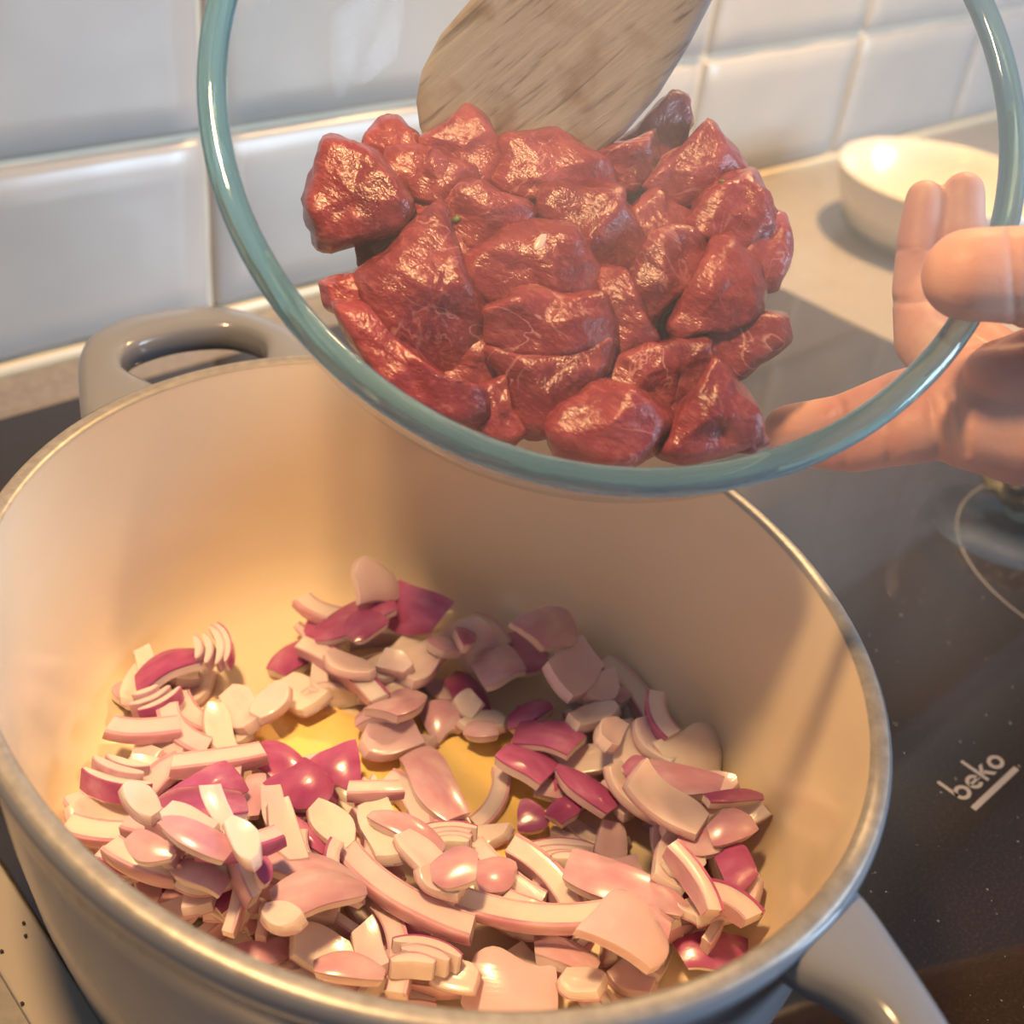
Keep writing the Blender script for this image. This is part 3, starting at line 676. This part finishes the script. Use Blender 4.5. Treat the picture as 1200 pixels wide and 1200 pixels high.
def meat_chunk(idx, poly, near, label):
    P = np.array([(340 + x / 1.9355, 90 + y / 1.9355) for x, y in poly]); rng = random.Random(idx + 50)
    # closed resample, lightly rounded
    n = 44; Q = np.vstack([P, P[:1]]); L = np.r_[0, np.cumsum(np.hypot(*(np.diff(Q, axis=0).T)))]
    s = np.linspace(0, L[-1], n, endpoint=False); O = np.c_[np.interp(s, L, Q[:, 0]), np.interp(s, L, Q[:, 1])]
    O = .7 * O + .15 * (np.roll(O, 1, 0) + np.roll(O, -1, 0))
    c = O.mean(0); O = c + (O - c) * 1.13
    size = math.sqrt(.5 * abs(np.sum(O[:, 0] * np.roll(O[:, 1], -1) - O[:, 1] * np.roll(O[:, 0], -1))))     # px
    base = .302 + (540 - c[1]) / 390 * .043 - near
    wmin = min([wall_depth(*(c + (q - c) * .92), .0052) or .285 for q in O[::4]] + [wall_depth(c[0], c[1], .0052) or .29])
    thick = min(.026, size * .3 / F_PX * 1.0 + .004)
    front = min(base, wmin - thick * .55); 
    wc = (wall_depth(c[0], c[1], .0052) or front + thick)
    back = min(front + thick, wc)
    th = max(back - front, .006)
    bulge = min(.011, size / F_PX * .3 * .30)
    # flat facets meeting in ridges on the side towards the camera
    planes = []
    a0 = rng.uniform(0, 6.28)
    for k in range(rng.choice([3, 3, 4])):
        a = a0 + k * 2 * math.pi / 3.4 + rng.uniform(-.5, .5); planes.append((math.cos(a), math.sin(a), rng.uniform(.35, 1.0), rng.uniform(.55, 1.05)))
    def fh(q):
        r = (q - c) / (size * .6)
        return max(-.25, min(pk[3] - pk[2] * (r[0] * pk[0] + r[1] * pk[1]) for pk in planes))
    R = []
    for sc, fb in ((.06, 'f'), (.22, 'f'), (.38, 'f'), (.54, 'f'), (.68, 'f'), (.80, 'f'), (.89, 'f'), (.95, 'f'), (.99, .20), (1.0, .36), (.985, .52), (.94, .68), (.85, .82), (.68, .92), (.4, .98), (.08, 1.0)):
        ring = []
        for q in O:
            pq = c + (q - c) * sc
            if fb == 'f':
                edge = 1 - max(0, (sc - .80) / .19) ** 2
                dep = front + th * .12 * (1 - edge) - bulge * fh(pq) * max(edge, .0)
            else: dep = front + th * fb
            w3 = Vector(atd(pq[0], pq[1], dep))
            nz = noise.noise(w3 * 90 + Vector((idx * 3.7, 0, 0))) * .0020 + noise.noise(w3 * 230 + Vector((0, idx * 2.1, 0))) * .0010 + noise.noise(w3 * 600) * .0004
            dirv = (w3 - Vector(atd(c[0], c[1], front + th * .4))).normalized()
            ring.append(w3 + dirv * nz)
        R.append(ring)
    V, Fc = rings(R); cen = sum((Vector(v) for v in V), Vector()) / len(V)
    o = link_mesh('meat_cube', mesh('meat_cube', [Vector(v) - cen for v in V], Fc), M['meat']); o.location = cen
    return tag(o, label, 'meat', 'raw meat cubes in the glass bowl')
BACK = [([(180,380),(330,300),(480,380),(480,560),(300,600),(200,500)], 'meat cube buried behind the largest front left cube'),
        ([(460,220),(640,230),(700,360),(560,420),(430,380),(400,280)], 'meat cube buried below the slab under the spoon'),
        ([(640,380),(800,360),(860,480),(780,620),(650,600)], 'meat cube buried in the right centre of the pile'),
        ([(820,240),(980,230),(1040,360),(960,460),(820,420)], 'meat cube buried behind the glistening right cube'),
        ([(840,480),(1000,440),(1060,560),(960,690),(840,660)], 'meat cube buried above the lower right wedge'),
        ([(480,600),(700,580),(780,700),(660,790),(520,760)], 'meat cube buried behind the bottom cubes'),
        ([(740,660),(900,640),(960,760),(880,850),(760,800)], 'meat cube buried between the two bottom cubes'),
        ([(220,160),(420,160),(470,300),(330,370),(200,340)], 'meat cube buried at the upper left of the pile'),
        ([(640,150),(850,150),(880,280),(740,330),(620,270)], 'meat cube buried under the spoon tip'),
        ([(250,560),(420,560),(520,700),(420,770),(300,680)], 'meat cube buried at the lower left of the pile')]
MEAT = [(p_, -.014, l_) for p_, l_ in BACK] + MEAT
chunks = [meat_chunk(i, *a) for i, a in enumerate(MEAT)]

# ------------------------------------------------------------------ wooden spoon
def spoon():
    tip = Vector(atd(512, 186, .360)); far = Vector(atd(1030, -235, .285))
    ax = (far - tip).normalized(); view = Vector(ray(680, 90)).normalized()
    nrm = (-view - ax * (-view).dot(ax)).normalized(); side = nrm.cross(ax)
    root = empty('wooden_spoon', tip); root.matrix_world = Matrix.Translation(tip) @ Matrix((ax, side, nrm)).transposed().to_4x4()
    tag(root, 'worn wooden spoon pushing the meat out of the bowl', 'spoon')
    prof = [(0, .004), (.002, .0105), (.006, .0168), (.013, .0222), (.024, .0262), (.038, .0280), (.052, .0275), (.066, .0245), (.080, .0190), (.092, .0130), (.104, .0090), (.118, .0072)]
    def build(name, prof, thick, cup):
        R = []
        for x, w in prof:
            ring = []
            for k in range(28):
                a = 2 * math.pi * k / 28; ca, sa = math.cos(a), math.sin(a)
                y = w * math.copysign(abs(ca) ** .8, ca); t = thick(x) * math.copysign(abs(sa) ** .75, sa)
                z = t - cup(x) * (1 - (y / w) ** 2) + noise.noise(Vector((x * 60, y * 60, 0))) * .0004
                ring.append((x, y, z))
            R.append(ring)
        return link_mesh(name, mesh(name, *rings(R)), M['wood'], root)
    build('blade', prof, lambda x: .0024 + .003 * max(0, (x - .07) / .05), lambda x: .0035 * max(0, 1 - abs(x - .042) / .05))
    build('handle', [(.1175, .0072), (.13, .0068), (.2, .0066), (.27, .0070), (.2735, .006), (.275, .002)], lambda x: .0052 if x < .272 else .002, lambda x: 0)
spoon()

# flecks of herb and a dash of fat on the meat
bpy.context.view_layer.update()
def on_meat(px, py):
    best = None; d = Vector(ray(px, py)).normalized()
    for o in chunks:
        inv = o.matrix_world.inverted(); ok, loc, nr, _ = o.ray_cast(inv @ Vector(CAM), inv.to_3x3() @ d)
        if ok:
            w = o.matrix_world @ loc; dist = (w - Vector(CAM)).length
            if best is None or dist < best[0]: best = (dist, w, nr, o)
    return best
def fleck(name, px, py, lx, ly, ang, mat):
    hit = on_meat(px, py)
    if not hit: return None
    _, w, nr, o = hit; bm = bmesh.new(); bmesh.ops.create_icosphere(bm, subdivisions=3, radius=1)
    for v in bm.verts:
        k = 1 + .25 * noise.noise(v.co * 2 + Vector((px, py, 0))); v.co = Vector((v.co.x * lx * k, v.co.y * ly * k, v.co.z * .0005))
    me = bpy.data.meshes.new(name); bm.to_mesh(me); bm.free(); f = link_mesh(name, me, mat)
    q = nr.to_track_quat('Z', 'Y').to_matrix() @ Matrix.Rotation(ang, 3, 'Z'); f.matrix_world = Matrix.LocRotScale(w + nr * .0001, q, None)
    return f, o
for px, py, l in ((535, 257, 'green herb fleck on the pale veined meat cube'), (846, 213, 'green herb fleck on the glistening right meat cube')):
    r_ = fleck('herb_fleck', px, py, .0013, .0009, .6, M['herb_fleck'])
    if r_: tag(r_[0], l, 'herb')
plain('fat', (.70, .50, .45), .3)
r_ = fleck('fat_dash', 633, 284, .0028, .0012, 1.2, M['fat'])
if r_:
    f, o = r_; mwf = f.matrix_world.copy(); f.parent = o; f.matrix_parent_inverse = o.matrix_world.inverted(); f['label'] = 'white dash of fat'

# ------------------------------------------------------------------ hand
def capsule_bm(bm, a, b, ra, rb, n=14):
    a, b = Vector(a), Vector(b); ax = (b - a); L = ax.length; ax.normalize()
    q = ax.to_track_quat('Z', 'Y').to_matrix(); R = []
    for k in range(1, 6):
        t = math.pi / 2 * k / 5; R.append((-ra * math.cos(t), ra * math.sin(t)))
    for k in range(0, 5):
        t = math.pi / 2 * k / 5; R.append((L + rb * math.sin(t), rb * math.cos(t)))
    rr = [[a + q @ Vector((r * math.cos(2 * math.pi * i / n), r * math.sin(2 * math.pi * i / n), z)) for i in range(n)] for z, r in R]
    V, Fc = rings(rr); vs_ = [bm.verts.new(v) for v in V]
    for f in Fc: bm.faces.new([vs_[i] for i in f])
def hand():
    chains = {
     'thumb': [(1136, 322, .2815, .0112), (1195, 322, .2820, .0118), (1250, 340, .286, .0122), (1310, 400, .300, .0160), (1340, 470, .318, .021)],
     'index': [(1129, 226, .3535, .0064), (1128, 270, .3535, .0067), (1128, 330, .347, .0072), (1140, 400, .338, .0085), (1190, 450, .330, .012)],
     'middle': [(1083, 232, .3535, .0056), (1077, 280, .3545, .0066), (1074, 340, .349, .0072), (1083, 400, .337, .0085), (1150, 460, .328, .012)],
     'ring': [(925, 505, .338, .0078), (990, 497, .331, .0086), (1060, 470, .325, .0092), (1140, 465, .322, .0125)],
     'little': [(948, 522, .3400, .0066), (1000, 522, .328, .0078), (1070, 505, .318, .0092), (1150, 480, .318, .0135)],
     'palm': [(1115, 440, .326, .0095), (1170, 470, .318, .0165), (1230, 480, .318, .0200), (1330, 470, .322, .026), (1480, 500, .335, .030), (1750, 560, .37, .029)],
     'heel': [(1140, 500, .312, .0120), (1200, 505, .312, .0150), (1330, 500, .322, .024)],
     'web': [(1175, 440, .306, .0100), (1260, 430, .304, .0150), (1330, 450, .318, .022)],
    }
    bm = bmesh.new()
    for ch in chains.values():
        pts = [(Vector(atd(x, y, d)), r) for x, y, d, r in ch]
        for (a, ra), (b, rb) in zip(pts, pts[1:]): capsule_bm(bm, a, b, ra, rb)
    me = bpy.data.meshes.new('hand_raw'); bm.to_mesh(me); bm.free()
    ob = bpy.data.objects.new('hand_raw', me); COL.objects.link(ob)
    m = ob.modifiers.new('r', 'REMESH'); m.mode = 'VOXEL'; m.voxel_size = .0011
    m = ob.modifiers.new('s', 'SMOOTH'); m.factor = .6; m.iterations = 9
    dg = bpy.context.evaluated_depsgraph_get(); me2 = bpy.data.meshes.new_from_object(ob.evaluated_get(dg)); bpy.data.objects.remove(ob)
    me2.name = 'hand'; me2.materials.clear()
    co = verts_of(me2); nrm = np.array([v.normal[:] for v in me2.vertices]); off = np.zeros(len(co))
    # folds of the finger joints and of the skin between thumb and palm: (x, y, depth), (x, y, depth) along the fold, reach, depth
    for a, b, wd, dp in [((1055, 292, .345), (1108, 288, .345), .0011, .0009), ((1104, 285, .345), (1155, 283, .345), .0011, .0009), ((1052, 352, .340), (1105, 350, .340), .0012, .0010),
                         ((1106, 345, .338), (1160, 340, .338), .0012, .0010), ((1186, 270, .275), (1192, 378, .275), .0012, .0006), ((1200, 272, .275), (1204, 375, .275), .0010, .0005),
                         ((1090, 470, .306), (1100, 535, .306), .0013, .0012), ((1105, 462, .304), (1116, 538, .304), .0012, .0011), ((1120, 458, .302), (1132, 530, .302), .0012, .0009),
                         ((985, 470, .322), (990, 550, .322), .0012, .0009), ((1035, 455, .318), (1042, 540, .318), .0012, .0008), ((1140, 402, .298), (1260, 392, .292), .0014, .0012)]:
        A, B = np.array(atd(*a)), np.array(atd(*b)); d = B - A; L = np.linalg.norm(d); d /= L
        # distance to the plane through the fold and the line of sight, limited to its length and to the near side
        sight = (A + B) / 2 - CAM; sight /= np.linalg.norm(sight); pn = np.cross(d, sight); pn /= np.linalg.norm(pn)
        rel = co - A; u = rel @ d; h = rel @ pn; z = rel @ sight
        m = np.exp(-(h / wd) ** 2) * np.clip(1 - (np.maximum(0, np.maximum(-u, u - L)) / .002), 0, 1) * (np.abs(z) < .020) * (nrm @ -sight > -.1)
        off = np.maximum(off, dp * m)
    co = co - nrm * off[:, None]; me2.vertices.foreach_set('co', co.ravel()); me2.update()
    o = link_mesh('person_hand', me2, M['skin'])
    tag(o, 'bare hand gripping the glass bowl, thumb over its rim', 'hand')
    return o
hand()

# ------------------------------------------------------------------ things behind
dp = atz(1112, 204, .050); d = empty('ceramic_dish', (dp[0], dp[1], -.003)); tag(d, 'white ceramic dish on the worktop, seen through the glass bowl', 'dish')
revolve('dish_body', [(.0, .004), (.040, .004), (.062, .016), (.0745, .040), (.0770, .052), (.0785, .053), (.0790, .050), (.0765, .038), (.066, .013), (.045, .0), (.0, .0)], M['white_ceramic'], d, 64)
revolve('shade_ring', [(.046, .0005), (.0665, .0125), (.0675, .0125), (.048, -.0), (.046, .0005)], M['green_shade'], d, 64)  # dark green ring stands in for the shadow under the dish
g = empty('glass_dish', (.350, -.026, 0)); tag(g, 'small clear glass dish on the hob holding olive herbs', 'dish')
revolve('dish_wall', [(.040, .045), (.038, .020), (.034, .004), (.0, .003), (.0, .0006), (.036, .0006), (.041, .020), (.0435, .045), (.042, .046), (.040, .045)], M['glass_wall'], g, 64)
bm = bmesh.new(); bmesh.ops.create_icosphere(bm, subdivisions=5, radius=1)
for v in bm.verts:
    q = v.co.copy(); k = 1 + .35 * noise.noise(q * 2.3) + .18 * noise.noise(q * 6) + .08 * noise.noise(q * 15)
    v.co = Vector((q.x * .024 * k, q.y * .024 * k, q.z * .013 * k))
me = bpy.data.meshes.new('herb_bundle'); bm.to_mesh(me); bm.free()
h = link_mesh('herb_bundle', me, M['herb']); h.location = (.368, -.028, .022); tag(h, 'clump of olive-brown herbs in the small glass dish', 'herbs')

# ------------------------------------------------------------------ steam rising from the pot
t = NT('steam'); t.n.remove(t.b)
vp = t.add('ShaderNodeVolumePrincipled'); vp.inputs['Color'].default_value = (.97, .96, .95, 1); vp.inputs['Anisotropy'].default_value = .2
tc = t.add('ShaderNodeTexCoord')
gx = t.add('ShaderNodeMapping'); t.link(tc.outputs['Object'], gx.inputs[0]); gx.inputs['Scale'].default_value = (1, 1, .55)
nz = t.noise(gx.outputs[0], 16, 3, .55, .8)
ln = t.add('ShaderNodeVectorMath', operation='LENGTH'); sc2 = t.add('ShaderNodeMapping'); sc2.inputs['Scale'].default_value = (1 / .16, 1 / .15, 1 / .19)
t.link(tc.outputs['Object'], sc2.inputs[0]); t.link(sc2.outputs[0], ln.inputs[0])
fo = t.add('ShaderNodeMapRange'); fo.interpolation_type = 'SMOOTHSTEP'; t.link(ln.outputs['Value'], fo.inputs[0]); fo.inputs[1].default_value = .35; fo.inputs[2].default_value = .98; fo.inputs[3].default_value = 1; fo.inputs[4].default_value = 0
nr = t.add('ShaderNodeMapRange'); t.link(nz, nr.inputs[0]); nr.inputs[1].default_value = .35; nr.inputs[2].default_value = .7; nr.inputs[3].default_value = .25; nr.inputs[4].default_value = 1.6
mu = t.add('ShaderNodeMath', operation='MULTIPLY'); t.link(fo.outputs[0], mu.inputs[0]); t.link(nr.outputs[0], mu.inputs[1])
m2 = t.add('ShaderNodeMath', operation='MULTIPLY'); t.link(mu.outputs[0], m2.inputs[0]); m2.inputs[1].default_value = 2.0
t.link(m2.outputs[0], vp.inputs['Density']); t.link(vp.outputs[0], t.out.inputs['Volume'])
bm = bmesh.new(); bmesh.ops.create_icosphere(bm, subdivisions=4, radius=1)
for v in bm.verts: v.co = Vector((v.co.x * .16, v.co.y * .15, v.co.z * .19))
me = bpy.data.meshes.new('steam'); bm.to_mesh(me); bm.free()
st = link_mesh('steam', me, t.m); st.location = (.100, -.015, .20); tag(st, 'thin white steam drifting up from the pot', 'steam', kind='stuff')
